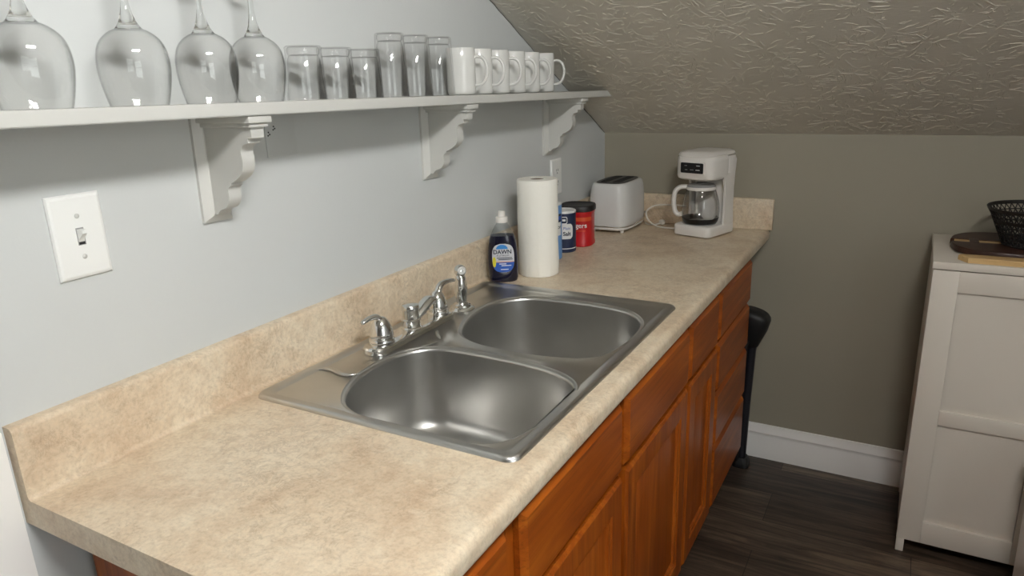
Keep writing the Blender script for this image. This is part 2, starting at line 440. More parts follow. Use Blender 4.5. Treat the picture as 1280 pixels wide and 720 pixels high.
def base_cabinet(y0, y1, label, fronts, doors):
    t = thing('base_cabinet', label, 'cabinet', (0, 0, 0), 0, 'oak base cabinets under the worktop')
    zt = ZB-.002
    c = MB(); e = .0008
    c.box(.03, XC-.02, y0+e, y0+.016, TK, zt); c.box(.03, XC-.02, y1-.016, y1-e, TK, zt)
    c.box(.03, XC-.02, y0+.016, y1-.016, TK, TK+.016); c.box(.03, .04, y0+.016, y1-.016, TK, zt)
    c.build('carcass', M['wood_z'], t)
    k = MB(); k.box(XC-.08, XC-.065, y0+e, y1-e, 0, TK); k.box(.03, XC-.08, y0+e, y0+.016, 0, TK); k.box(.03, XC-.08, y1-.016, y1-e, 0, TK)
    k.build('toe_kick', M['wood_y'], t)
    g = MB(); s = .028
    g.box(XC-.02, XC, y0+e, y0+s, TK, zt); g.box(XC-.02, XC, y1-s, y1-e, TK, zt)
    g.box(XC-.02, XC, y0+s, y1-s, zt-.02, zt); g.box(XC-.02, XC, y0+s, y1-s, TK, TK+.03)
    zs_ = sorted({round(z0, 3) for _, _, z0, _ in fronts})
    for z0 in zs_: g.box(XC-.02, XC, y0+s, y1-s, max(TK+.031, z0-.022), z0+.006)
    ys = sorted({round(a, 3) for a, _, _, _ in fronts})
    for yy in ys[1:]: g.box(XC-.02, XC, yy-.028, yy+.012, TK+.03, zt-.02)
    g.build('face_frame', M['wood_z'], t)
    for a, b_, z0, z1 in fronts: front_panel(a, b_, z0, z1).build('drawer_front', M['wood_y'], t, 15)
    for a, b_, z0, z1 in doors: cab_door(a, b_, z0, z1, t)
    return t
base_cabinet(.062, .335, 'oak base cabinet under the bare near end of the worktop', [(.075, .312, .706, .859)], [(.075, .312, .145, .696)])
base_cabinet(.335, 1.2475, 'wide two-door oak cabinet directly under the stainless sink',
             [(.357, .769, .706, .857), (.797, 1.240, .706, .857)], [(.357, .769, .145, .694), (.797, 1.240, .145, .694)])
base_cabinet(1.2485, 1.557, 'narrow oak cabinet with one drawer and one door, just past the sink',
             [(1.259, 1.545, .706, .857)], [(1.259, 1.545, .145, .694)])
base_cabinet(1.558, 2.014, 'oak cabinet with a stack of four drawers at the far end by the black pole',
             [(1.567, 2.000, .71, .857), (1.567, 2.000, .548, .698), (1.567, 2.000, .366, .536), (1.567, 2.000, .145, .354)], [])

# ------------------------------------------------------------------ sink
SX0, SX1, SY0, SY1 = .0431, .6021, .3889, 1.2269; SZ = CH+.0022
sink = thing('double_sink', 'stainless steel double-bowl drop-in sink set in the beige worktop', 'sink', (0, 0, 0))
def rrect(x0, x1, y0, y1, r, n=8):
    o = []
    for cx, cy, a in ((x1-r, y1-r, 0), (x0+r, y1-r, 90), (x0+r, y0+r, 180), (x1-r, y0+r, 270)):
        for i in range(n+1):
            t = math.radians(a+90*i/n); o.append((cx+r*math.cos(t), cy+r*math.sin(t)))
    return o
NB = [(.214, .447), (.160, .552), (.163, .678), (.225, .742), (.359, .749), (.490, .733), (.562, .690), (.582, .613), (.576, .520), (.553, .445), (.499, .415), (.412, .405), (.302, .411)]
FB = [(.205, .852), (.162, .969), (.168, 1.072), (.228, 1.142), (.357, 1.161), (.490, 1.144), (.555, 1.085), (.574, 1.005), (.570, .905), (.545, .830), (.467, .798), (.377, .790), (.272, .803)]
def bowl_outline(pts): return [(p.x, p.y) for p in smooth_pts([(a, b, 0) for a, b in pts], 7, True)]
def inset(poly, d):
    n = len(poly); o = []
    area = sum(poly[i][0]*poly[(i+1) % n][1]-poly[(i+1) % n][0]*poly[i][1] for i in range(n)); sg = 1 if area > 0 else -1
    for i in range(n):
        a = Vector(poly[i-1]); b = Vector(poly[(i+1) % n]); t = (b-a).normalized()
        o.append((poly[i][0]-t.y*d*sg, poly[i][1]+t.x*d*sg))
    return o
def lift(poly, z): return [(a, b, z) for a, b in poly]
nb, fb_ = bowl_outline(NB), bowl_outline(FB)
dk = MB()
outer = [(rrect(SX0+d, SX1-d, SY0+d, SY1-d, max(.024-d*.5, .012)), CH+z) for d, z in
         ((0, .0003), (.0008, .0034), (.003, .0066), (.0055, .0080), (.008, .0080), (.023, .0040), (.0255, .0026), (.028, .0022))]
dk.loops([lift(p, z) for p, z in outer], True, False, False)
rim = [(-.010, SZ), (-.0075, SZ+.0022), (-.0055, SZ+.0024), (-.004, SZ+.0006), (-.0015, SZ+.0003), (.0008, SZ-.0004), (.0026, SZ-.0022), (.0035, SZ-.006)]
for poly in (nb, fb_):
    dk.loops([lift(inset(poly, d), z) for d, z in rim], True, False, False)
bmesh.ops.remove_doubles(dk.b, verts=dk.b.verts[:], dist=1e-6)
dk.b.edges.ensure_lookup_table()
# flat field between rim loops and outer lip
eds = [e for e in dk.b.edges if e.is_boundary and abs(e.verts[0].co.z-SZ) < 1e-5 and abs(e.verts[1].co.z-SZ) < 1e-5]
bmesh.ops.triangle_fill(dk.b, use_beauty=True, edges=eds)
deck = dk.build('sink_deck', M['steel'], sink, 50)
def bowl(poly, name):
    c = (sum(p[0] for p in poly)/len(poly), sum(p[1] for p in poly)/len(poly)); b = MB()
    D = .185
    steps = [(.0035, -.006), (.0038, -.010), (.005, -.04), (.0075, -.09), (.0105, -.13), (.0135, -D+.030), (.0185, -D+.014), (.028, -D+.004), (.042, -D)]
    rings = [lift(inset(poly, d), SZ+z) for d, z in steps]
    # floor: shrink to the drain opening
    last = inset(poly, .042); n = len(last)
    for f_, dz in ((.7, -.0015), (.42, -.003)):
        rings.append([(c[0]+(p[0]-c[0])*f_, c[1]+(p[1]-c[1])*f_, SZ-D+dz) for p in last])
    ang = [math.atan2(p[1]-c[1], p[0]-c[0]) for p in last]
    rings.append([(c[0]+.044*math.cos(a), c[1]+.044*math.sin(a), SZ-D-.004) for a in ang])
    rings.append([(c[0]+.040*math.cos(a), c[1]+.040*math.sin(a), SZ-D-.012) for a in ang])
    b.loops(rings, True, False, True)
    bo = b.build('bowl', M['steel'], sink, 60)
    s = MB(); s.lathe([(.0435, -.001), (.043, .001), (.036, .001), (.032, -.004), (.012, -.005), (.010, .006), (.004, .008)], (c[0], c[1], SZ-D-.003), 32)
    s.build('strainer', M['chrome'], bo)
bowl(nb, 'near'); bowl(fb_, 'far')
# pressed ridges of the deck
def ridge(pts, r, zc=SZ, n=10): 
    b = MB(); m = len(pts); sp = smooth_pts([(a, c, zc+r*.3) for a, c in pts], 6); k = len(sp)
    b.tube(sp, [r*max(.15, min(1, 4*min(i, k-1-i)/k)) for i in range(k)], n, True, .55); return b
rd = ridge([(.062, .535), (.086, .548), (.133, .539), (.158, .556)], .0062)
rd3 = ridge([(.145, .622), (.158, .683), (.184, .728), (.198, .768)], .0045)
rd4 = ridge([(.150, .835), (.172, .806), (.193, .788)], .0045)
for r_ in (rd, rd3, rd4): r_.build('pressed_ridge', M['steel'], sink, 80)

# ------------------------------------------------------------------ faucet
FX = .110; FZ0 = SZ+.0004
faucet = thing('faucet', 'low chrome two-handle faucet on the deck behind the near bowl', 'faucet', (0, 0, 0))
dp = MB(); dp.loops([lift(rrect(FX-.029, FX+.029, .640, .942, .028), FZ0), lift(rrect(FX-.029, FX+.029, .640, .942, .028), FZ0+.010),
                     lift(rrect(FX-.026, FX+.026, .643, .939, .025), FZ0+.014), lift(rrect(FX-.02, FX+.02, .649, .933, .02), FZ0+.0155)])
dp.build('deck_plate', M['chrome'], faucet, 30)
bell = [(.0275, .010), (.0285, .013), (.0285, .022), (.027, .025), (.0245, .026), (.0245, .028), (.0260, .030), (.0258, .036), (.0235, .046), (.0195, .057), (.0150, .066), (.0100, .071), (.004, .073)]
def handle(y, tip, up, k=1.0):
    b = MB(); b.lathe([(r*k, z) for r, z in bell], (FX, y, FZ0), 28); h = b.build('handle', M['chrome'], faucet, 40)
    l = MB()
    p0 = Vector((FX, y, FZ0+.063)); d = Vector(tip)
    pts = smooth_pts([p0, p0+d*.22+Vector((0, 0, up*.75+.006)), p0+d*.6+Vector((0, 0, up*.9+.006)), p0+d+Vector((0, 0, up))], 5)
    n = len(pts); rad = [.0110-.0055*i/(n-1) for i in range(n-1)]+[.003]
    l.tube(pts, rad, 12, True, .75); l.build('lever', M['chrome'], h, 50)
handle(.688, (-.010, -.050, 0), .008)
handle(.899, (.004, .072, 0), .018, .94)
sp = MB(); sp.lathe([(.0245, .010), (.0245, .016), (.0215, .019), (.0210, .030), (.0225, .032), (.0225, .036), (.0200, .038), (.0195, .055), (.0205, .057), (.0205, .066), (.0185, .069), (.006, .071)], (FX, .793, FZ0), 28)
hub = sp.build('spout_hub', M['chrome'], faucet, 40)
so = MB()
pts = smooth_pts([(FX+.002, .800, FZ0+.034), (FX+.005, .820, FZ0+.046), (FX+.006, .840, FZ0+.057), (FX+.006, .856, FZ0+.062), (FX+.006, .866, FZ0+.058)], 5)
so.tube(pts, [.015+.004*min(1, i/8) for i in range(len(pts)-2)]+[.0165, .013], 14, True, .6)
so.build('spout', M['chrome'], faucet, 50)
spr = thing('side_sprayer', 'upright chrome side sprayer on the sink deck beyond the faucet', 'sprayer', (.118, .992, SZ))
b = MB(); b.lathe([(.032, 0), (.033, .003), (.029, .008), (.024, .009), (.022, .014), (.017, .016), (.0155, .019)], (0, 0, 0), 28); b.build('holder', M['chrome'], spr, 40)
b = MB(); b.lathe([(.0130, .018), (.0140, .026), (.0165, .045), (.0160, .062), (.0135, .076), (.012, .086), (.009, .09)], (0, 0, 0), 24); b.build('spray_body', M['chrome'], spr, 40)
b = MB()
for r_, z in ((1, 0),):
    bmesh.ops.create_uvsphere(b.b, u_segments=20, v_segments=12, radius=.0155, matrix=Matrix.Translation((0, 0, .100)))
b.build('spray_head', M['chrome'], spr, 60)
b = MB(); b.lathe([(.0095, 0), (.0100, .003), (.008, .0045), (.007, .003)], (0, 0, 0), 18)
o = b.build('nozzle', M['ceramic'], spr, 40); dv = Vector((.78, -.62, .25)).normalized()
o.location = Vector((0, 0, .100))+dv*.0118; o.rotation_euler = dv.to_track_quat('Z', 'Y').to_euler()

# ------------------------------------------------------------------ shelf, brackets
XS = .143
def zs(y): return 1.4535-.0178*y
def sbox():
    b = MB(); th = .0200
    def ring(x):
        y0 = -.62; y1 = (KN+SL*L-1.4535)/(SL-.0178); y2 = (KN+SL*L-1.4535+th)/(SL-.0178)
        return [(x, y0, zs(y0)), (x, y1-.001, zs(y1)), (x, y2-.001, zs(y2)-th), (x, y0, zs(y0)-th)]
    b.loops([ring(0), ring(XS)])
    bmesh.ops.bevel(b.b, geom=[e for e in b.b.edges if abs(e.verts[0].co.x-XS) < 1e-4 and abs(e.verts[1].co.x-XS) < 1e-4], offset=.0015, segments=2, affect='EDGES')
    return b.build('wall_shelf', M['shelf'])
tag(sbox(), 'long white painted wall shelf holding glasses and mugs', 'shelf')
prof_br = [(0, -.008), (.128, -.008), (.128, -.036), (.118, -.036), (.118, -.044), (.104, -.048)]
cv = smooth_pts([(.104, -.048, 0), (.098, -.058, 0), (.100, -.076, 0), (.094, -.094, 0), (.078, -.106, 0), (.064, -.112, 0)], 5)
prof_br += [(p.x, p.y) for p in cv[1:]]
cv = smooth_pts([(.064, -.116, 0), (.056, -.122, 0), (.056, -.140, 0), (.046, -.154, 0), (.030, -.160, 0), (.022, -.168, 0)], 5)
prof_br += [(p.x, p.y) for p in cv]+[(0, -.168)]
def bracket(label):
    t = thing('shelf_bracket', label, 'shelf bracket', (0, 0, 0), 0, 'white scrolled brackets under the wall shelf')
    b = MB(); b.prism([(a, c) for a, c in prof_br], -.013, .013, lambda a, c, d: (a, d, c)); b.build('scroll_web', M['shelf'], t, 40)
    b = MB(); b.loops([[(0, -.030, -.182), (0, .030, -.182), (0, .030, -.001), (0, -.030, -.001)], [(.006, -.030, -.182), (.006, .030, -.182), (.006, .030, -.001), (.006, -.030, -.001)],
                       [(.010, -.024, -.176), (.010, .024, -.176), (.010, .024, -.001), (.010, -.024, -.001)], [(.015, -.016, -.170), (.015, .016, -.170), (.015, .016, -.001), (.015, -.016, -.001)]])
    b.build('back_plate', M['shelf'], t, 25)
    b = MB()
    for x1, hw, z0, z1 in ((.139, .024, -.012, -.0005), (.134, .019, -.019, -.012)): b.box(0, x1, -hw, hw, z0, z1, .0015)
    b.build('top_moulding', M['shelf'], t, 40)
    return t
b1 = bracket('white scrolled bracket under the wine glasses, nearest the light switch')
b2 = copy_tree(b1); b2['label'] = 'white scrolled bracket under the tall tumblers, mid-shelf above the sink'
b3 = copy_tree(b1); b3['label'] = 'white scrolled bracket at the far shelf end beside the sloped ceiling'
for b, y in ((b1, .405), (b2, 1.055), (b3, 1.725)): b.location = (0, y, zs(y)-.0200); b.rotation_euler = (-.0178, 0, 0)

# ------------------------------------------------------------------ glasses and mugs
def wine_glass(label):
    t = thing('wine_glass', label, 'wine glass', (0, 0, 0), 0, 'upturned wine glasses on the shelf')
    op = [(.0395, .0), (.0425, .012), (.0458, .028), (.0480, .044), (.0486, .056), (.0474, .070), (.0436, .084), (.0370, .094), (.0280, .1015), (.0190, .106), (.012, .1085)]
    op = [(p.x, p.y) for p in smooth_pts([(a, z, 0) for a, z in op], 3)]
    b = MB(); b.lathe(op, n=48, cap0=False, cap1=False)
    inn = [(max(r-.0011, .001), min(z, .1055)) for r, z in op[:-2]]
    b.lathe(inn, n=48, cap0=False, cap1=True)
    # rolled lip
    b.lathe([(.0395, 0), (.0390, -.0003), (.0384, 0)], n=48, cap0=False, cap1=False)
    b.build('bowl', M['glass'], t, 60)
    b = MB(); b.lathe([(p.x, p.y) for p in smooth_pts([(.0185, .1060, 0), (.0150, .1105, 0), (.0105, .119, 0), (.0070, .131, 0), (.0048, .148, 0), (.0042, .180, 0), (.0055, .193, 0), (.012, .1985, 0)], 4)], n=32, cap0=True, cap1=True)
    b.build('stem', M['glass_solid'], t, 60)
    b = MB(); b.lathe([(.012, .198), (.024, .2002), (.036, .2022), (.0365, .2036), (.035, .2042), (.02, .2042), (.004, .2042)], n=40); b.build('foot', M['glass'], t, 60)
    return t
g0 = None
for y, lab, sc in ((.099, 'upturned wine glass cut by the left edge, first on the shelf', 1.03), (.243, 'second upturned wine glass from the left, standing apart', 1),
               (.369, 'third upturned wine glass from the left, above the first bracket', .965), (.471, 'upturned wine glass touching the row of short tumblers', .95)):
    if g0 is None: g = g0 = wine_glass(lab)
    else: g = copy_tree(g0); g['label'] = lab
    g.location = (.074, y, zs(y)+.0006); g.scale = (sc, sc, 1); g.rotation_euler = (-.0178, 0, random.random())

def tumbler(name, label, group, r0, r1, h, ribs):
    t = thing(name, label, 'glass', (0, 0, 0), 0, group)
    b = MB(); n = 44; pr = [(r0-.0008, 0), (r0, .0012)]
    m = 36
    for i in range(1, m+1):
        z = .0012+(h-.009)*i/m; r = r0+(r1-r0)*z/h
        if ribs and i > 4 and i < 34: r += .0005*math.cos(i*PI)
        pr.append((r, z))
    if ribs: pr += [(r1-.0002, h-.0072), (r1+.0012, h-.005), (r1+.0012, h-.003), (r1-.001, h-.0004)]
    else: pr += [(r1+.0002, h-.005), (r1-.0006, h-.0022), (r1-.003, h-.0004)]
    pr.append((r1-.008, h)); b.lathe(pr, n=n, cap0=False, cap1=True)
    inn = [(r0-.0024, 0), (r0-.0026, .01), (r1-.0030, h-.024), (r1-.006, h-.017), (.006, h-.014)]
    b.lathe(inn, n=n, cap0=False, cap1=True); b.lathe([(r0-.0008, 0), (r0-.0024, 0)], n=n, cap0=False, cap1=False)
    b.build('glass_wall', M['glass_tumbler'], t, 50)
    b = MB(); b.lathe([(r1-.0055, h-.016), (r1-.0032, h-.012), (r1-.0032, h-.005), (r1-.006, h-.002), (.004, h-.0015)], n=n); b.build('glass_base', M['glass_tumbler'], t, 50)
    return t
s0 = None
for y, lab in ((.582, 'short ribbed tumbler right beside the last wine glass'), (.664, 'middle one of the three short ribbed tumblers'), (.748, 'short ribbed tumbler touching the tall tumblers')):
    if s0 is None: g = s0 = tumbler('short_tumbler', lab, 'short ribbed tumblers on the shelf', .0365, .0325, .0955, True)
    else: g = copy_tree(s0); g['label'] = lab
    g.location = (.073, y, zs(y)+.0008); g.rotation_euler = (-.0178, 0, 0)
s0 = None
for y, lab in ((.836, 'tall clear tumbler next to the short ribbed tumblers'), (.926, 'middle one of the three tall clear tumblers'), (1.016, 'tall clear tumbler beside the first white mug')):
    if s0 is None: g = s0 = tumbler('tall_tumbler', lab, 'tall clear tumblers on the shelf', .0365, .0305, .131, False)
    else: g = copy_tree(s0); g['label'] = lab
    g.location = (.073, y, zs(y)+.0008); g.rotation_euler = (-.0178, 0, 0)
def mug(label):
    t = thing('mug', label, 'mug', (0, 0, 0), 0, 'white mugs on the shelf')
    R, H = .0355, .110
    b = MB(); b.lathe([(R-.006, 0), (R-.0035, .001), (R-.001, .004), (R, .010), (R, .035), (R, .07), (R, H-.002), (R-.001, H), (R-.003, H), (R-.004, H-.002), (R-.0045, .012), (R-.012, .006), (.003, .006)], n=40, cap0=True, cap1=True)
    b.build('mug_body', M['ceramic'], t, 40)
    b = MB(); ps = smooth_pts([(R-.003, 0, .088), (R+.012, 0, .089), (R+.024, 0, .080), (R+.030, 0, .060), (R+.026, 0, .038), (R+.014, 0, .024), (R-.003, 0, .022)], 5)
    b.tube(ps, .0048, 12, True, .8); b.build('handle', M['ceramic'], t, 60)
    return t
m0 = None
labs = ['white mug beside the tall tumblers, nearest of the mug row', 'second white mug in the row, counting from the tumblers', 'third white mug in the row, counting from the tumblers',
        'fourth white mug in the row, counting from the tumblers', 'fifth white mug in the row, next to the last mug', 'last white mug of the row, beside the sloped ceiling']
for i, (y, lab) in enumerate(zip((1.112, 1.194, 1.284, 1.374, 1.462, 1.556), labs)):
    if m0 is None: g = m0 = mug(lab)
    else: g = copy_tree(m0); g['label'] = lab
    g.location = (.073, y, zs(y)+.0006); g.rotation_euler = (-.0178, 0, math.radians((22, 20, 24, 21, 23, 19)[i]))

# ------------------------------------------------------------------ wall plates
sw = thing('light_switch', 'white toggle light switch plate on the grey wall under the shelf', 'light switch', (0, .157, 1.2665))
def wplate(w, h, parent, mat):
    b = MB()
    def q(x, d): return [(x, -w/2+d, -h/2+d), (x, w/2-d, -h/2+d), (x, w/2-d, h/2-d), (x, -w/2+d, h/2-d)]
    b.loops([q(0, 0), q(.003, 0), q(.0055, .002), q(.0068, .0055)]); return b.build('plate', mat, parent, 20)
pl = wplate(.0795, .1246, sw, M['plate'])
b = MB(); b.box(.0066, .0072, -.0058, .0058, -.013, .013); b.build('toggle_slot', M['grey_mark'], sw)
b = MB(); b.box(.0070, .0073, -.0045, .0045, -.012, -.0085); b.build('slot_shadow_gap', M['hole'], sw)
b = MB(); b.loops([[(.007, -.0045, -.008), (.007, .0045, -.008), (.007, .0045, .011), (.007, -.0045, .011)], [(.010, -.004, -.002), (.010, .004, -.002), (.012, .004, .0105), (.012, -.004, .0105)], [(.0185, -.0035, .005), (.0185, .0035, .005), (.0185, .0035, .0105), (.0185, -.0035, .0105)]])
b.build('toggle', M['plate'], sw, 30)
for z in (.0305, -.0305):
    b = MB(); b.lathe([(.0036, .0064), (.0036, .0072), (.0028, .0080), (.0008, .0082)], n=16)
    o = b.build('screw', M['screw'], sw, 40); o.rotation_euler = (0, PI/2, 0); o.location = (0, 0, z)
ol = thing('wall_outlet', 'white wall outlet plate half hidden behind the paper towel roll', 'outlet', (0, 1.786, 1.140))
wplate(.079, .122, ol, M['plate'])
for z in (.020, -.020):
    b = MB(); b.loops([[(.0064, a, c) for a, c in superellipse(0, z, .0165, .0145, 3, 24)], [(.0078, a, c) for a, c in superellipse(0, z, .016, .014, 3, 24)]]); f_ = b.build('receptacle', M['plate'], ol, 30)
    b = MB()
    for y_ in (-.006, .006): b.box(.0076, .0081, y_-.001, y_+.001, z-.001, z+.007)
    b.box(.0076, .0081, -.002, .002, z-.009, z-.005); b.build('slot', M['hole'], f_)
# small patched plate with two clusters of holes under the shelf
hp = thing('hole_plate', 'small grey painted plate with dark holes beside the near bracket', 'wall plate', (0, .575, 1.385))
b = MB(); b.box(0, .0022, -.040, .035, -.045, .045, .0008); b.build('plate', M['wall'], hp)
for dy, dz in ((-.020, .006), (-.034, -.004)):
    for ex, ez in ((0, 0), (.004, .002), (.0015, .006)):
        b = MB(); b.lathe([(.0015, 0), (.0015, .0008)], n=10); o = b.build('hole', M['hole'], hp); o.rotation_euler = (0, PI/2, 0); o.location = (.0021, dy+ex, dz+ez)

# ------------------------------------------------------------------ things on the worktop
CT = CH+.0004
# dish soap
ds = thing('dish_soap_bottle', 'dark blue dish soap bottle between the sink sprayer and paper towels', 'soap bottle', (.082, 1.268, CT), math.radians(32))
def sring(a, b_, z, e=2.6, n=40): return [(x, y, z) for x, y in superellipse(0, 0, a, b_, e, n)]
secs = [(.034, .019, 0), (.039, .023, .003), (.0415, .0245, .012), (.0425, .025, .04), (.0425, .025, .07), (.0405, .0245, .100), (.0370, .0235, .122), (.0330, .022, .134)]
def ab(z):
    for (a0, b0, z0), (a1, b1, z1) in zip(secs, secs[1:]):
        if z0 <= z <= z1:
            t = (z-z0)/(z1-z0); return a0+(a1-a0)*t, b0+(b1-b0)*t
    return secs[-1][:2]
b = MB(); b.loops([sring(*s_) for s_ in secs]); b.build('soap_filled_body', M['soap'], ds, 50)
b = MB(); b.loops([sring(.0330, .022, .1342), sring(.0275, .0200, .146, 2.4), sring(.021, .0175, .158, 2.2), sring(.0150, .0145, .168, 2), sring(.013, .013, .172, 2)], cap0=False); b.build('clear_neck', M['clear_plastic'], ds, 60)
b = MB(); b.lathe([(.0165, .170), (.0170, .172), (.0170, .184), (.0155, .186), (.0105, .187), (.0100, .199), (.0085, .2015), (.003, .202)], n=28); b.build('cap', M['white_plastic'], ds, 40)
def onb(s, z, off=.0006):
    a, b_ = ab(z); u = max(-1, min(1, s/a))
    return (s, -b_*(1-abs(u)**2.6)**(1/2.6)-off, z)
def lab_w(z):   # half-width of the label at height z
    zc, hh = .072, .041
    u = (z-zc)/hh
    return .0310*(max(0, 1-abs(u)**3))**(1/3)
def lrows(z0, z1, n=14, k=1.0, cx=0): return [(z0+(z1-z0)*i/n, cx-k*lab_w(z0+(z1-z0)*i/n), cx+k*lab_w(z0+(z1-z0)*i/n)) for i in range(n+1)]
lb = patch(lrows(.0312, .1128, 24), onb).build('label', M['silver_label'], ds, 60)
patch(lrows(.0315, .060, 10, .995), lambda s, z: onb(s, z, .0009)).build('label_blue_field', M['label_blue'], lb, 60)
patch([(.060+.0025*i/3, -.024, .0300) for i in range(4)], lambda s, z: onb(s, z, .0010)).build('label_band', M['label_peach'], lb, 60)
# blue arch at top
rows = []
for i in range(9):
    z = .098+.0125*i/8; w = .0165*math.sqrt(max(0, 1-((z-.098)/.0128)**2)); rows.append((z, -.003-w, -.003+w))
patch(rows, lambda s, z: onb(s, z, .0010)).build('label_arch', M['label_cyan'], lb, 60)
rows = []
for i in range(13):
    z = .046+.030*i/12; w = .0065*math.sqrt(max(0, 1-((z-.061)/.0152)**2)); rows.append((z, -.0255-w*.75, -.0255+w*.75))
patch(rows, lambda s, z: onb(s, z, .0012)).build('label_lemon', M['label_yellow'], lb, 60)
text_part('DAWN', .0165, lambda s, t: onb(s-.002, .0895+t, .0013), 'lettering', M['ink_dark'], lb, .98, bold=.0004)
text_part('PLATINUM', .0066, lambda s, t: onb(s-.001, .0790+t, .0013), 'lettering', M['ink_dark'], lb, 1.1)
for i, (z, s0, s1) in enumerate(((.0715, -.018, .025), (.0672, -.014, .026))):
    patch([(z+.0022*k/2, s0, s1) for k in range(3)], lambda s, z_: onb(s, z_, .0013)).build('small_print', M['ink_dark'], lb, 60)
for i, (z, s0, s1) in enumerate(((.0545, -.012, .008), (.0495, -.006, .022), (.0385, -.008, .014))):
    patch([(z+.0022*k/2, s0, s1) for k in range(3)], lambda s, z_: onb(s, z_, .0013)).build('small_print', M['ink_white'], lb, 60)

# paper towels
pr_ = thing('paper_towel_roll', 'tall white paper towel roll standing beside the dish soap', 'paper towel', (.136, 1.384, CT))
b = MB(); n = 72; rings = []; RO, HT = .0585, .278
for z, dr in ((0, -.001), (.002, 0), (.04, .0006), (.10, 0), (.17, .0006), (.23, -.0004), (HT-.004, .0004), (HT, -.0015)):
    rings.append([((RO+dr+.0016*noise.noise((math.cos(2*PI*i/n)*2, math.sin(2*PI*i/n)*2, z*14)))*math.cos(2*PI*i/n), (RO+dr+.0016*noise.noise((math.cos(2*PI*i/n)*2, math.sin(2*PI*i/n)*2, z*14)))*math.sin(2*PI*i/n), z) for i in range(n)])
for r in (.045, .032, .0225): rings.append([(r*math.cos(2*PI*i/n), r*math.sin(2*PI*i/n), HT-.0005+.0012*math.sin(r*900)) for i in range(n)])
rings.append([(.0225*math.cos(2*PI*i/n), .0225*math.sin(2*PI*i/n), .004) for i in range(n)])
b.loops(rings); rl = b.build('paper_sheets', M['paper'], pr_, 45)
b = MB(); b.lathe([(.0224, .004), (.0224, HT-.002), (.0212, HT-.002), (.0212, .004)], n=32, cap0=False, cap1=False); b.build('cardboard_core', M['core'], pr_, 40)
# loose sheet edge
b = MB(); rows = []
for a in range(9):
    t = math.radians(-62+4*a); r = RO+.0018+.0016*(a/8)
    rows.append([(r*math.cos(t), r*math.sin(t), z) for z in [HT*k/10+.001*(k == 0)-.001*(k == 10) for k in range(11)]])
b.loops(rows, False, False, False); o = b.build('loose_sheet', M['paper'], pr_, 60)

# cans
def onc(r, a0): return lambda s, t, off=.0005: ((r+off)*math.cos(a0+s/r), (r+off)*math.sin(a0+s/r), t)
def can(name, label, cat, loc, r, h, bands, lidmat, lidr=0, lidh=.006):
    t = thing(name, label, cat, loc)
    b = MB(); b.lathe([(r-.002, 0), (r-.0005, .0015), (r, .004), (r, h-lidh), (r-.001, h-lidh+.0005), (.004, h-lidh+.0005)], n=44); body = b.build('can_body', bands[0], t, 40)
    b = MB(); R2 = r+lidr; b.lathe([(r-.0005, h-lidh), (R2, h-lidh+.0005), (R2+.0003, h-.002), (R2-.0015, h), (R2-.006, h), (R2-.007, h-.002), (.004, h-.002)], n=44); b.build('lid', lidmat, t, 40)
    return t, body
FA = math.radians(-52)     # direction the prints face, towards the room
# pale blue canister
cb, body = can('seasoning_canister', 'pale blue canister tucked between paper towels and navy salt can', 'canister', (.086, 1.556, CT), .041, .178, (M['can_blue'],), M['can_white'])
fn = onc(.041, math.radians(-42))
patch([(.078+.052*i/8, -.036, .030) for i in range(9)], lambda s, z: fn(s, z, .0004), 20).build('label', M['can_white'], body, 60)
patch([(.120+.026*i/6, -.004-.011*(1 if i in (1, 2, 3, 4, 5) else .75), -.004+.011*(1 if i in (1, 2, 3, 4, 5) else .75)) for i in range(7)], lambda s, z: fn(s+.028, z, .0007), 10).build('label_emblem', M['label_navy'], body, 60)
patch([(.127+.012*i/4, .017, .031) for i in range(5)], lambda s, z: fn(s, z, .0009), 8).build('emblem_centre', M['label_blue'], body, 60)
text_part('or', .017, lambda s, t: fn(s+.022, .105+t, .0009), 'lettering', M['ink_dark'], body, 1, bold=.0003)
# navy salt
cn, body = can('salt_can', 'round navy and white salt can in front of the red coffee canister', 'salt can', (.087, 1.668, CT), .0385, .137, (M['can_navy'],), M['can_white'], .0004, .008)
fn2 = onc(.0385, FA-math.radians(6))
rows = []
for i in range(15):
    z = .046+.050*i/14; u = abs((z-.071)/.025); rows.append((z, -.025*(1-u**5*.35), .025*(1-u**5*.35)))
patch(rows, lambda s, z: fn2(s, z, .0004), 16).build('label', M['can_white'], body, 60)
patch([(.096+.024*i/6, -.0115*(1 if 0 < i < 6 else .7)-.006, .0115*(1 if 0 < i < 6 else .7)-.006) for i in range(7)], lambda s, z: fn2(s, z, .0006), 10).build('label_emblem', M['ink_white'], body, 60)
patch([(.0985+.019*i/6, -.0095*(1 if 0 < i < 6 else .7)-.006, .0095*(1 if 0 < i < 6 else .7)-.006) for i in range(7)], lambda s, z: fn2(s, z, .0008), 10).build('emblem_centre', M['label_navy'], body, 60)
patch([(.105+.007*i/3, -.011, .000) for i in range(4)], lambda s, z: fn2(s, z, .0010), 6).build('emblem_print', M['ink_white'], body, 60)
text_part('Plain', .013, lambda s, t: fn2(s+.004, .081+t, .0008), 'lettering', M['label_blue'], body, 1)
text_part('Salt', .018, lambda s, t: fn2(s+.004, .063+t, .0008), 'lettering', M['ink_dark'], body, 1, bold=.0005)
patch([(.012+.003*i/2, -.055, .055) for i in range(3)], lambda s, z: fn2(s, z, .0004), 28).build('white_stripe', M['can_white'], body, 60)
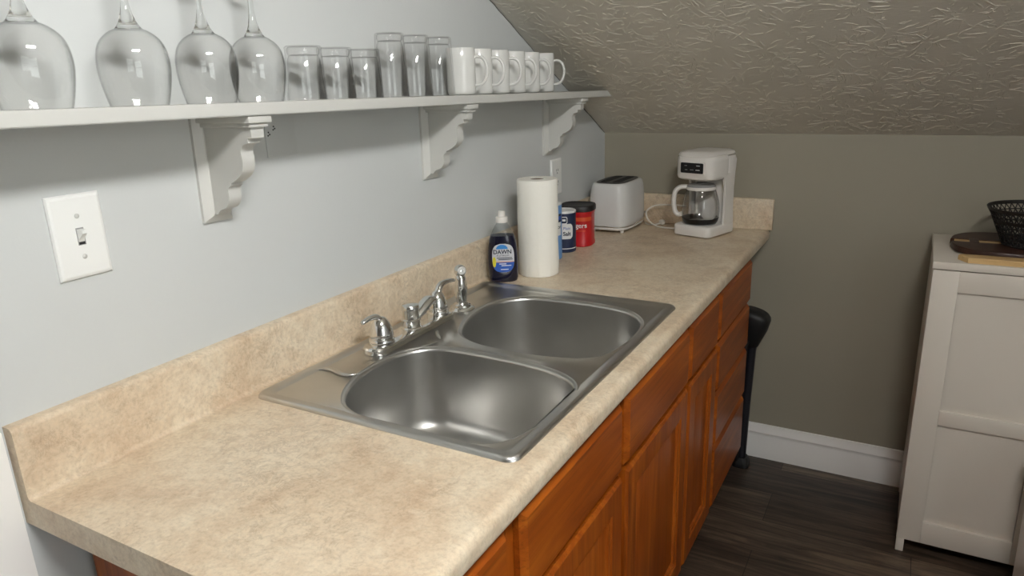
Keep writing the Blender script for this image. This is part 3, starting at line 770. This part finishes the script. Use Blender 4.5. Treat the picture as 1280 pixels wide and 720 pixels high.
# coffee canister: squarish with rounded corners
cc = thing('coffee_canister', 'red plastic coffee canister with black lid beside the toaster', 'coffee canister', (.088, 1.776, CT), math.radians(10))
RC = .056
def sq(r, z, e=2.9): return [(x, y, z) for x, y in superellipse(0, 0, r, r, e, 56)]
b = MB(); b.loops([sq(RC-.003, 0), sq(RC, .003), sq(RC, .012), sq(RC-.002, .016), sq(RC-.002, .108), sq(RC, .112), sq(RC, .120), sq(RC-.004, .122)]); body = b.build('canister_body', M['can_red'], cc, 40)
b = MB(); b.loops([sq(RC+.001, .119), sq(RC+.003, .120), sq(RC+.003, .134), sq(RC+.001, .1375), sq(RC-.004, .1385), sq(RC-.007, .1365), sq(.01, .1365)]); b.build('lid', M['brown_lid'], cc, 40)
def oncc(a0):
    def g(s, t, off=.0006):
        a = a0+s/RC; c_, s_ = math.cos(a), math.sin(a)
        r = (RC-.002)/((abs(c_)**2.9+abs(s_)**2.9)**(1/2.9))+off
        return (r*c_, r*s_, t)
    return g
fn3 = oncc(math.radians(-76))
patch([(.088+.013*i/5, -.05, .05) for i in range(6)], lambda s, z: fn3(s, z, .0004), 30).build('orange_band', M['can_orange'], body, 60)
text_part('Folgers', .023, lambda s, t: fn3(s-.004, .073+t, .0008), 'lettering', M['ink_white'], body, .98, bold=.0003)
for z, s0, s1 in ((.054, -.026, .024),): patch([(z+.0026*k/2, s0, s1) for k in range(3)], lambda s, z_: fn3(s, z_, .0008), 14).build('small_print', M['can_orange'], body, 60)
patch([(.038+.003*k/2, -.024, -.014) for k in range(3)], lambda s, z_: fn3(s, z_, .0008), 6).build('small_print', M['ink_white'], body, 60)

# toaster
tx, ty = .112, 2.087
ts = thing('toaster', 'glossy white two-slot toaster in the back corner of the worktop', 'toaster', (tx, ty, CT))
def tr(a, c, z, e=4): return [(x, y, z) for x, y in superellipse(0, 0, a, c, e, 64)]
b = MB(); b.loops([tr(.074, .117, .022), tr(.0790, .123, .026), tr(.0800, .1245, .040), tr(.0795, .1245, .10), tr(.0780, .1225, .135), tr(.0755, .1195, .158), tr(.0725, .1165, .170), tr(.068, .112, .1765), tr(.060, .104, .1785)])
b.build('toaster_body', M['white_enamel'], ts, 50)
b = MB(); b.loops([tr(.074, .118, .010), tr(.0785, .1225, .013), tr(.0785, .1225, .019), tr(.076, .120, .0215)]); b.build('base', M['white_plastic'], ts, 40)
b = MB(); b.loops([tr(.0768, .1208, .0195), tr(.0798, .1242, .0215), tr(.0798, .1242, .0245), tr(.0768, .1208, .0265)]); b.build('chrome_band', M['chrome'], ts, 40)
b = MB(); b.loops([tr(.058, .104, .1780), tr(.057, .103, .1800), tr(.054, .100, .1806)]); tp = b.build('top_plate', M['grey_pads'], ts, 40)
for x in (-.024, .024):
    b = MB(); b.loops([lift(rrect(x-.014, x+.014, -.082, .082, .006), .1807), lift(rrect(x-.014, x+.014, -.082, .082, .006), .1815), lift(rrect(x-.012, x+.012, -.080, .080, .005), .1815), lift(rrect(x-.012, x+.012, -.080, .080, .005), .1809)]); b.build('bread_slot', M['hole'], tp, 40)
for x in (-.055, .055):
    for y in (-.095, .095):
        b = MB(); b.lathe([(.006, 0), (.007, .002), (.007, .012)], (x, y, 0), 14); b.build('foot', M['white_plastic'], ts)
b = MB(); b.box(.0792, .0806, .075, .089, .044, .052, .0005); b.build('emblem', M['grey_mark'], ts)

# coffee maker (local: +x along its front, +y to its back)
cm = thing('coffee_maker', 'white drip coffee maker with glass carafe on the far end of worktop', 'coffee maker', (.342, 2.030, CT), math.radians(-17))
cx = .0745; Wd = .074; Dp = .172
b = MB()
fr_ = []
def ftp(hw, y0, y1, z, r=.018): return lift(rrect(cx-hw, cx+hw, y0, y1, r, 5), z)
b.loops([ftp(Wd-.002, .001, Dp, .004), ftp(Wd, 0, Dp, .008), ftp(Wd, 0, Dp, .034), ftp(Wd-.0015, .0015, Dp-.001, .038), ftp(Wd-.004, .004, Dp-.003, .040)])
b.build('base', M['white_plastic'], cm, 40)
b = MB()   # rear water tank, leaning out toward the top
b.loops([ftp(Wd-.001, .112, Dp, .039, .016), ftp(Wd-.004, .118, Dp, .08, .016), ftp(Wd-.005, .120, Dp, .16, .016), ftp(Wd-.003, .112, Dp, .205, .016), ftp(Wd, .10, Dp+.001, .26, .016), ftp(Wd-.004, .10, Dp-.002, .275, .016)])
b.build('water_tank', M['white_plastic'], cm, 40)
# side cheeks that frame the carafe bay
for s_ in (-1, 1):
    x0 = cx+s_*(Wd-.0095); x1 = cx+s_*(Wd-.001)
    b = MB(); b.prism([(.095, .038), (.135, .038), (.135, .215), (.070, .215), (.088, .200), (.098, .17), (.100, .08)], min(x0, x1), max(x0, x1), lambda a, c, d: (d, a, c)); b.build('side_cheek', M['white_plastic'], cm, 30)
b = MB()   # brew head
b.loops([ftp(Wd-.008, .012, .125, .198, .03), ftp(Wd-.002, .003, .13, .203, .03), ftp(Wd, 0, .13, .212, .03), ftp(Wd, -.001, .13, .262, .03), ftp(Wd-.001, 0, .13, .274, .03), ftp(Wd-.005, .006, .13, .280, .03)])
hd = b.build('brew_head', M['white_plastic'], cm, 40)
b = MB(); b.loops([ftp(Wd-.004, .004, Dp-.002, .279, .024), ftp(Wd-.002, .003, Dp-.001, .283, .024), ftp(Wd-.006, .010, Dp-.004, .291, .024), ftp(Wd-.016, .025, Dp-.014, .295, .022), ftp(Wd-.03, .05, Dp-.03, .2965, .02)]); b.build('lid', M['white_plastic'], cm, 40)
# control panel on the head's front
def cp(s0, s1, z0, z1, y, r=.004): return [(a, y, c) for a, c in rrect(s0, s1, z0, z1, r, 4)]
b = MB(); b.loops([cp(cx-.048, cx+.048, .220, .262, 0), cp(cx-.048, cx+.048, .220, .262, -.003), cp(cx-.046, cx+.046, .222, .260, -.0036)]); bz = b.build('panel_bezel', M['white_plastic'], cm, 30)
b = MB(); b.loops([cp(cx-.045, cx+.043, .2235, .2585, -.003), cp(cx-.045, cx+.043, .2235, .2585, -.0045)]); pn = b.build('display_panel', M['black_plastic'], cm, 30)
for s0, w_, z in ((.016, .014, .2495), (-.030, .010, .2485), (-.028, .010, .2345), (-.008, .014, .2350), (.014, .016, .2350)):
    b = MB(); b.loops([cp(cx+s0, cx+s0+w_, z-.0012, z+.0012, -.0044, .001), cp(cx+s0, cx+s0+w_, z-.0012, z+.0012, -.005, .001)])
    b.build('button_mark', M['ink_white' if s0 in (.016, .014) else 'grey_mark'], pn)
b = MB(); b.lathe([(.052, .0385), (.054, .0405), (.052, .0425), (.004, .0425)], (cx, .062, 0), 36); b.build('warming_plate', M['grey_mark'], cm, 40)
# carafe
cf = thing('coffee_carafe', 'empty glass coffee carafe with white handle on the coffee maker base', 'carafe', (0, 0, 0))
cf.location = Matrix.Rotation(math.radians(-17), 3, 'Z') @ Vector((cx, .060, .0428)) + Vector((.342, 2.030, CT)); cf.rotation_euler = (0, 0, math.radians(-17))
cpr = [(p.x, p.y) for p in smooth_pts([(.046, 0, 0), (.055, .004, 0), (.0625, .022, 0), (.0650, .045, 0), (.0625, .075, 0), (.0560, .100, 0), (.0500, .116, 0), (.0485, .126, 0)], 4)]
b = MB(); b.lathe(cpr, n=48, cap0=True, cap1=False); b.lathe([(r-.0016, z+.0012) for r, z in cpr], n=48, cap0=True, cap1=False); b.build('glass_pot', M['carafe'], cf, 60)
b = MB(); b.lathe([(.0560, .003), (.0600, .010), (.0632, .020), (.0640, .020), (.0608, .009), (.0568, .002)], n=44, cap0=False, cap1=False); b.build('dark_base_band', M['black_plastic'], cf, 50)
b = MB(); b.lathe([(.0490, .118), (.0505, .119), (.0505, .128), (.0490, .129)], n=44, cap0=False, cap1=False); b.build('collar', M['white_plastic'], cf, 40)
b = MB(); b.lathe([(.0485, .1262), (.0495, .130), (.044, .136), (.020, .1385), (.018, .142), (.004, .143)], n=36); b.build('carafe_lid', M['grey_mark'], cf, 40)
b = MB(); hp_ = smooth_pts([(-.044, -.020, .126), (-.066, -.030, .124), (-.082, -.036, .108), (-.086, -.038, .075), (-.082, -.036, .040), (-.070, -.031, .026), (-.058, -.025, .030)], 5)
b.tube(hp_, .0098, 14, True, .85); b.build('handle', M['white_plastic'], cf, 60)
# power cord of the coffee maker, looping behind
cd = MB(); pts = smooth_pts([(.345, 2.190, .990), (.290, 2.175, .994), (.235, 2.165, .990), (.209, 2.150, .974), (.208, 2.140, .955), (.222, 2.135, .935), (.252, 2.125, .9205), (.290, 2.115, .9180), (.335, 2.110, .9178), (.36, 2.105, .9178)], 6)
inv = (Matrix.Translation((.342, 2.030, CT)) @ Matrix.Rotation(math.radians(-17), 4, 'Z')).inverted()
cd.tube([inv @ p for p in pts], .0030, 10); cd.build('power_cord', M['cord'], cm, 60)
pg = thing('power_plug', 'pale plug lying on the worktop behind the toaster, with short cord', 'plug', (.262, 2.170, CT))
b = MB(); b.loops([[(x, y, z) for x, z in superellipse(0, .011, a, c, 3, 20)] for y, a, c in ((-.010, .006, .006), (0, .011, .010), (.016, .010, .009), (.018, .006, .006))]); o = b.build('plug_body', M['cord'], pg, 50); o.rotation_euler = (0, 0, .6)
b = MB(); b.tube(smooth_pts([(-.004, -.012, .010), (-.030, -.018, .0035), (-.060, -.006, .0032), (-.075, .020, .0032)], 5), .003, 10); b.build('plug_cord', M['cord'], pg, 60)

# ------------------------------------------------------------------ black upright pole
vx, vy = .612, 2.115
sv = thing('upright_vacuum_stick', 'black upright stick with bulky black top between oak drawers and back wall', 'stick vacuum', (vx, vy, 0))
b = MB(); b.tube([(0, .02, .035), (.004, .02, .25), (.012, .02, .48), (.018, .022, .56)], .0165, 16); b.build('pole', M['pole_black'], sv, 50)
b = MB()
def hu(cx_, cy_, a_, c_, z, dx=0): return [(cx_+x, cy_+y, z+dx*x) for x, y in superellipse(0, 0, a_, c_, 3, 28)]
b.loops([hu(.016, .014, .019, .019, .500), hu(.020, .010, .026, .028, .525), hu(.026, .004, .038, .040, .556, .25), hu(.030, 0, .044, .046, .590, .3), hu(.028, -.002, .045, .047, .620, -.15), hu(.024, -.002, .042, .044, .634, -.25), hu(.022, -.002, .034, .036, .640, -.25)])
b.build('hand_unit', M['matte_black'], sv, 50)
b = MB(); b.loops([lift(rrect(-.030, .030, -.012, .052, .02), .001), lift(rrect(-.031, .031, -.013, .053, .02), .006), lift(rrect(-.029, .029, -.011, .051, .02), .022), lift(rrect(-.022, .022, -.004, .044, .018), .040)]); b.build('foot_cup', M['matte_black'], sv, 40)
b = MB(); b.tube([(-.012, -.003, .03), (-.008, -.028, .3), (-.002, -.02, .5), (.006, -.006, .57)], .007, 12); b.build('support_tube', M['matte_black'], sv, 50)

# ------------------------------------------------------------------ white cabinet at right
WX0, WX1, WY0, WY1 = 1.150, 1.515, 1.822, 2.215
wc = thing('white_cabinet', 'tall white two-panel cabinet on short legs against the back wall', 'cabinet', (0, 0, 0))
ZT = .942
b = MB(); b.box(WX0+.004, WX1-.004, WY0+.020, WY1-.004, .046, ZT-.022, .0015); b.build('cabinet_body', M['cabinet_white'], wc)
b = MB(); b.box(WX0, WX1, WY0-.004, WY1, ZT-.021, ZT, .002); b.build('cabinet_top', M['cabinet_white'], wc)
def wdoor():
    y = WY0+.018; x0, x1, z0, z1 = WX0+.003, WX1-.003, .046, ZT-.0245
    b = MB(); T = .018; st = .065
    b.box(x0, x0+st, y-T, y, z0, z1, .0012); b.box(x1-st, x1, y-T, y, z0, z1, .0012)
    for a, c in ((z0, .119), (.449, .495), (.857, z1)): b.box(x0+st, x1-st, y-T, y, a, c, .0012)
    d = b.build('door', M['cabinet_white'], wc, 30)
    for a, c in ((.119, .449), (.495, .857)):
        p = MB(); p.box(x0+st-.003, x1-st+.003, y-.009, y-.002, a-.003, c+.003); p.build('door_panel', M['cabinet_white'], d)
wdoor()
for x in (WX0+.004, WX1-.026):
    for y in (WY0+.002, WY1-.03):
        b = MB(); b.box(x, x+.022, y, y+.022, 0, .048, .0015); b.build('leg', M['cabinet_white'], wc)
# serving board, basket, cutting board on the cabinet
sb = thing('serving_board', 'dark brown oval wooden board with a slot, under the black basket', 'serving board', (1.352, 2.035, ZT+.0006))
def half_board(sgn):
    o = []; n = 26; A, B, g = .158, .150, .019
    for i in range(n+1):
        t = PI*i/n; x = A*math.copysign(abs(math.cos(t))**.75, math.cos(t)); y = B*abs(math.sin(t))**.8
        o.append((x, sgn*max(y, g)))
    o += [(-A+.004, sgn*g), (A-.004, sgn*g)] if False else []
    return inset(o if sgn > 0 else o[::-1], 0)
b = MB()
for sg in (1, -1):
    o = half_board(sg); q = []
    for p in o:
        if not q or (Vector(p)-Vector(q[-1])).length > 1e-4: q.append(p)
    b.loops([lift(q, .004), lift(q, .017), lift([(x*.985, y*.985+sg*.0003) for x, y in q], .021)])
b.build('board', M['dark_wood'], sb, 30)
for x in (-.098, .105):
    b = MB(); b.box(x-.012, x+.012, -.030, .030, .018, .0225, .001); b.build('cross_bar', M['dark_wood'], sb)
b = MB(); b.box(-.148, .09, -.0172, .0172, .0005, .0195, .001); b.build('pale_slat', M['light_wood'], sb)
cb_ = thing('cutting_board', 'pale wood cutting board lying in front of the dark board', 'cutting board', (1.36, 1.851, ZT+.0006))
b = MB(); pts2 = [(-.150, .016), (-.128, -.022), (.145, -.022), (.145, .026), (-.146, .026)]
b.loops([lift(pts2, 0), lift(pts2, .012), lift([(x*.985, y*.93) for x, y in pts2], .0145)]); b.build('board', M['light_wood'], cb_, 30)
# basket: perforated bowl
bk = thing('basket', 'round black perforated basket sitting on the dark board', 'basket', (1.398, 2.022, ZT+.0225))
def basket():
    b = MB(); n = 44; prof = [(.078, .002), (.083, .014), (.089, .028), (.095, .042), (.101, .056), (.107, .070), (.1135, .086), (.1220, .1010)]
    V = [[b.b.verts.new((r*math.cos(2*PI*(i+.5*(k % 2))/n), r*math.sin(2*PI*(i+.5*(k % 2))/n), z)) for i in range(n)] for k, (r, z) in enumerate(prof)]
    for k in range(len(prof)-1):
        for i in range(n):
            a, c = V[k], V[k+1]; j = (i+1) % n
            if k % 2 == 0: fs = ((a[i], a[j], c[i]), (a[j], c[j], c[i]))
            else: fs = ((a[i], a[j], c[j]), (a[i], c[j], c[i]))
            for f_ in fs: b.b.faces.new(f_)
    me = b.build('woven_side', M['basket'], bk, 60)
    w = me.modifiers.new('w', 'WIREFRAME'); w.thickness = .0034; w.use_boundary = True
    return me
basket()
b = MB(); b.lathe([(.079, 0), (.081, .004), (.079, .007), (.070, .004), (.004, .004)], n=48); b.build('base', M['basket'], bk, 40)
b = MB(); b.lathe([(.1215, .1000), (.1235, .1005), (.127, .107), (.1275, .109), (.126, .110), (.1245, .108)], n=60, cap0=False, cap1=False)
b.lathe([(.1215, .1000), (.1245, .108)], n=60, cap0=False, cap1=False); b.build('rim', M['basket'], bk, 40)
b = MB(); b.lathe([(.1040, .066), (.1070, .067), (.1105, .076), (.1085, .0765), (.1040, .066)], n=60, cap0=False, cap1=False); b.build('middle_band', M['basket'], bk, 40)

# ------------------------------------------------------------------ white bin at lower right
sbn = thing('storage_bin', 'plain white upright bin cut by the lower right corner, before white cabinet', 'bin', (1.64, 1.56, 0))
def bn(a, c, z): return [(x, y, z) for x, y in superellipse(0, 0, a, c, 9, 64)]
b = MB(); b.loops([bn(.196, .180, .0), bn(.200, .185, .004), bn(.206, .190, .44), bn(.206, .190, .445)]); b.build('bin_body', M['trim'], sbn, 40)
b = MB(); b.loops([bn(.208, .192, .446), bn(.210, .194, .450), bn(.210, .194, .468), bn(.203, .187, .474), bn(.15, .14, .476)]); b.build('bin_lid', M['trim'], sbn, 40)

# ------------------------------------------------------------------ ceiling lamp (above and behind the camera's view) and light
def ceiling_light(x0, y0, label, rz, tube):
    cl = thing('ceiling_light', label, 'ceiling light', (x0, y0, FZ), math.radians(rz))
    b = MB(); b.box(-.16, .16, -.34, .34, -.035, -.0005, .006); b.build('housing', M['trim'], cl)
    for x in (-.06, .06):
        b = MB(); b.tube([(x, -.30, -.058), (x, .30, -.058)], .016, 14); b.build('tube', tube, cl)
        for y in (-.31, .31):
            b = MB(); b.box(x-.017, x+.017, y-.01, y+.01, -.076, -.034, .002); b.build('tube_socket', M['trim'], cl)
    return cl
ceiling_light(1.38, -.22, 'white two-tube ceiling light on the flat ceiling close to the counter', -28, M['tube'])

w = bpy.data.worlds.new('World'); scene.world = w; w.use_nodes = True
w.node_tree.nodes['Background'].inputs[0].default_value = (.95, 1, 1, 1); w.node_tree.nodes['Background'].inputs[1].default_value = 4.0

# ------------------------------------------------------------------ camera
yaw, pitch, roll, fpx = .5163, -.2863, -.0332, 894.294
cy_, sy_, cp_, sp_ = math.cos(yaw), math.sin(yaw), math.cos(pitch), math.sin(pitch)
fwd = Vector((-sy_*cp_, cy_*cp_, sp_)); right = Vector((cy_, sy_, 0)); up = right.cross(fwd)
r2 = right*math.cos(roll)+up*math.sin(roll); u2 = -right*math.sin(roll)+up*math.cos(roll)
cd_ = bpy.data.cameras.new('camera'); cam = bpy.data.objects.new('camera', cd_); COL.objects.link(cam)
cd_.sensor_width = 36; cd_.lens = fpx*36/1280; cd_.clip_start = .01
mt = Matrix((( r2.x, u2.x, -fwd.x, 1.0765), (r2.y, u2.y, -fwd.y, -.4380), (r2.z, u2.z, -fwd.z, 1.4723), (0, 0, 0, 1)))
cam.matrix_world = mt
scene.camera = cam
scene.view_settings.view_transform = 'Standard'; scene.view_settings.look = 'None'
scene.view_settings.gamma = 1; scene.view_settings.use_curve_mapping = False
scene.view_settings.exposure = 0.14
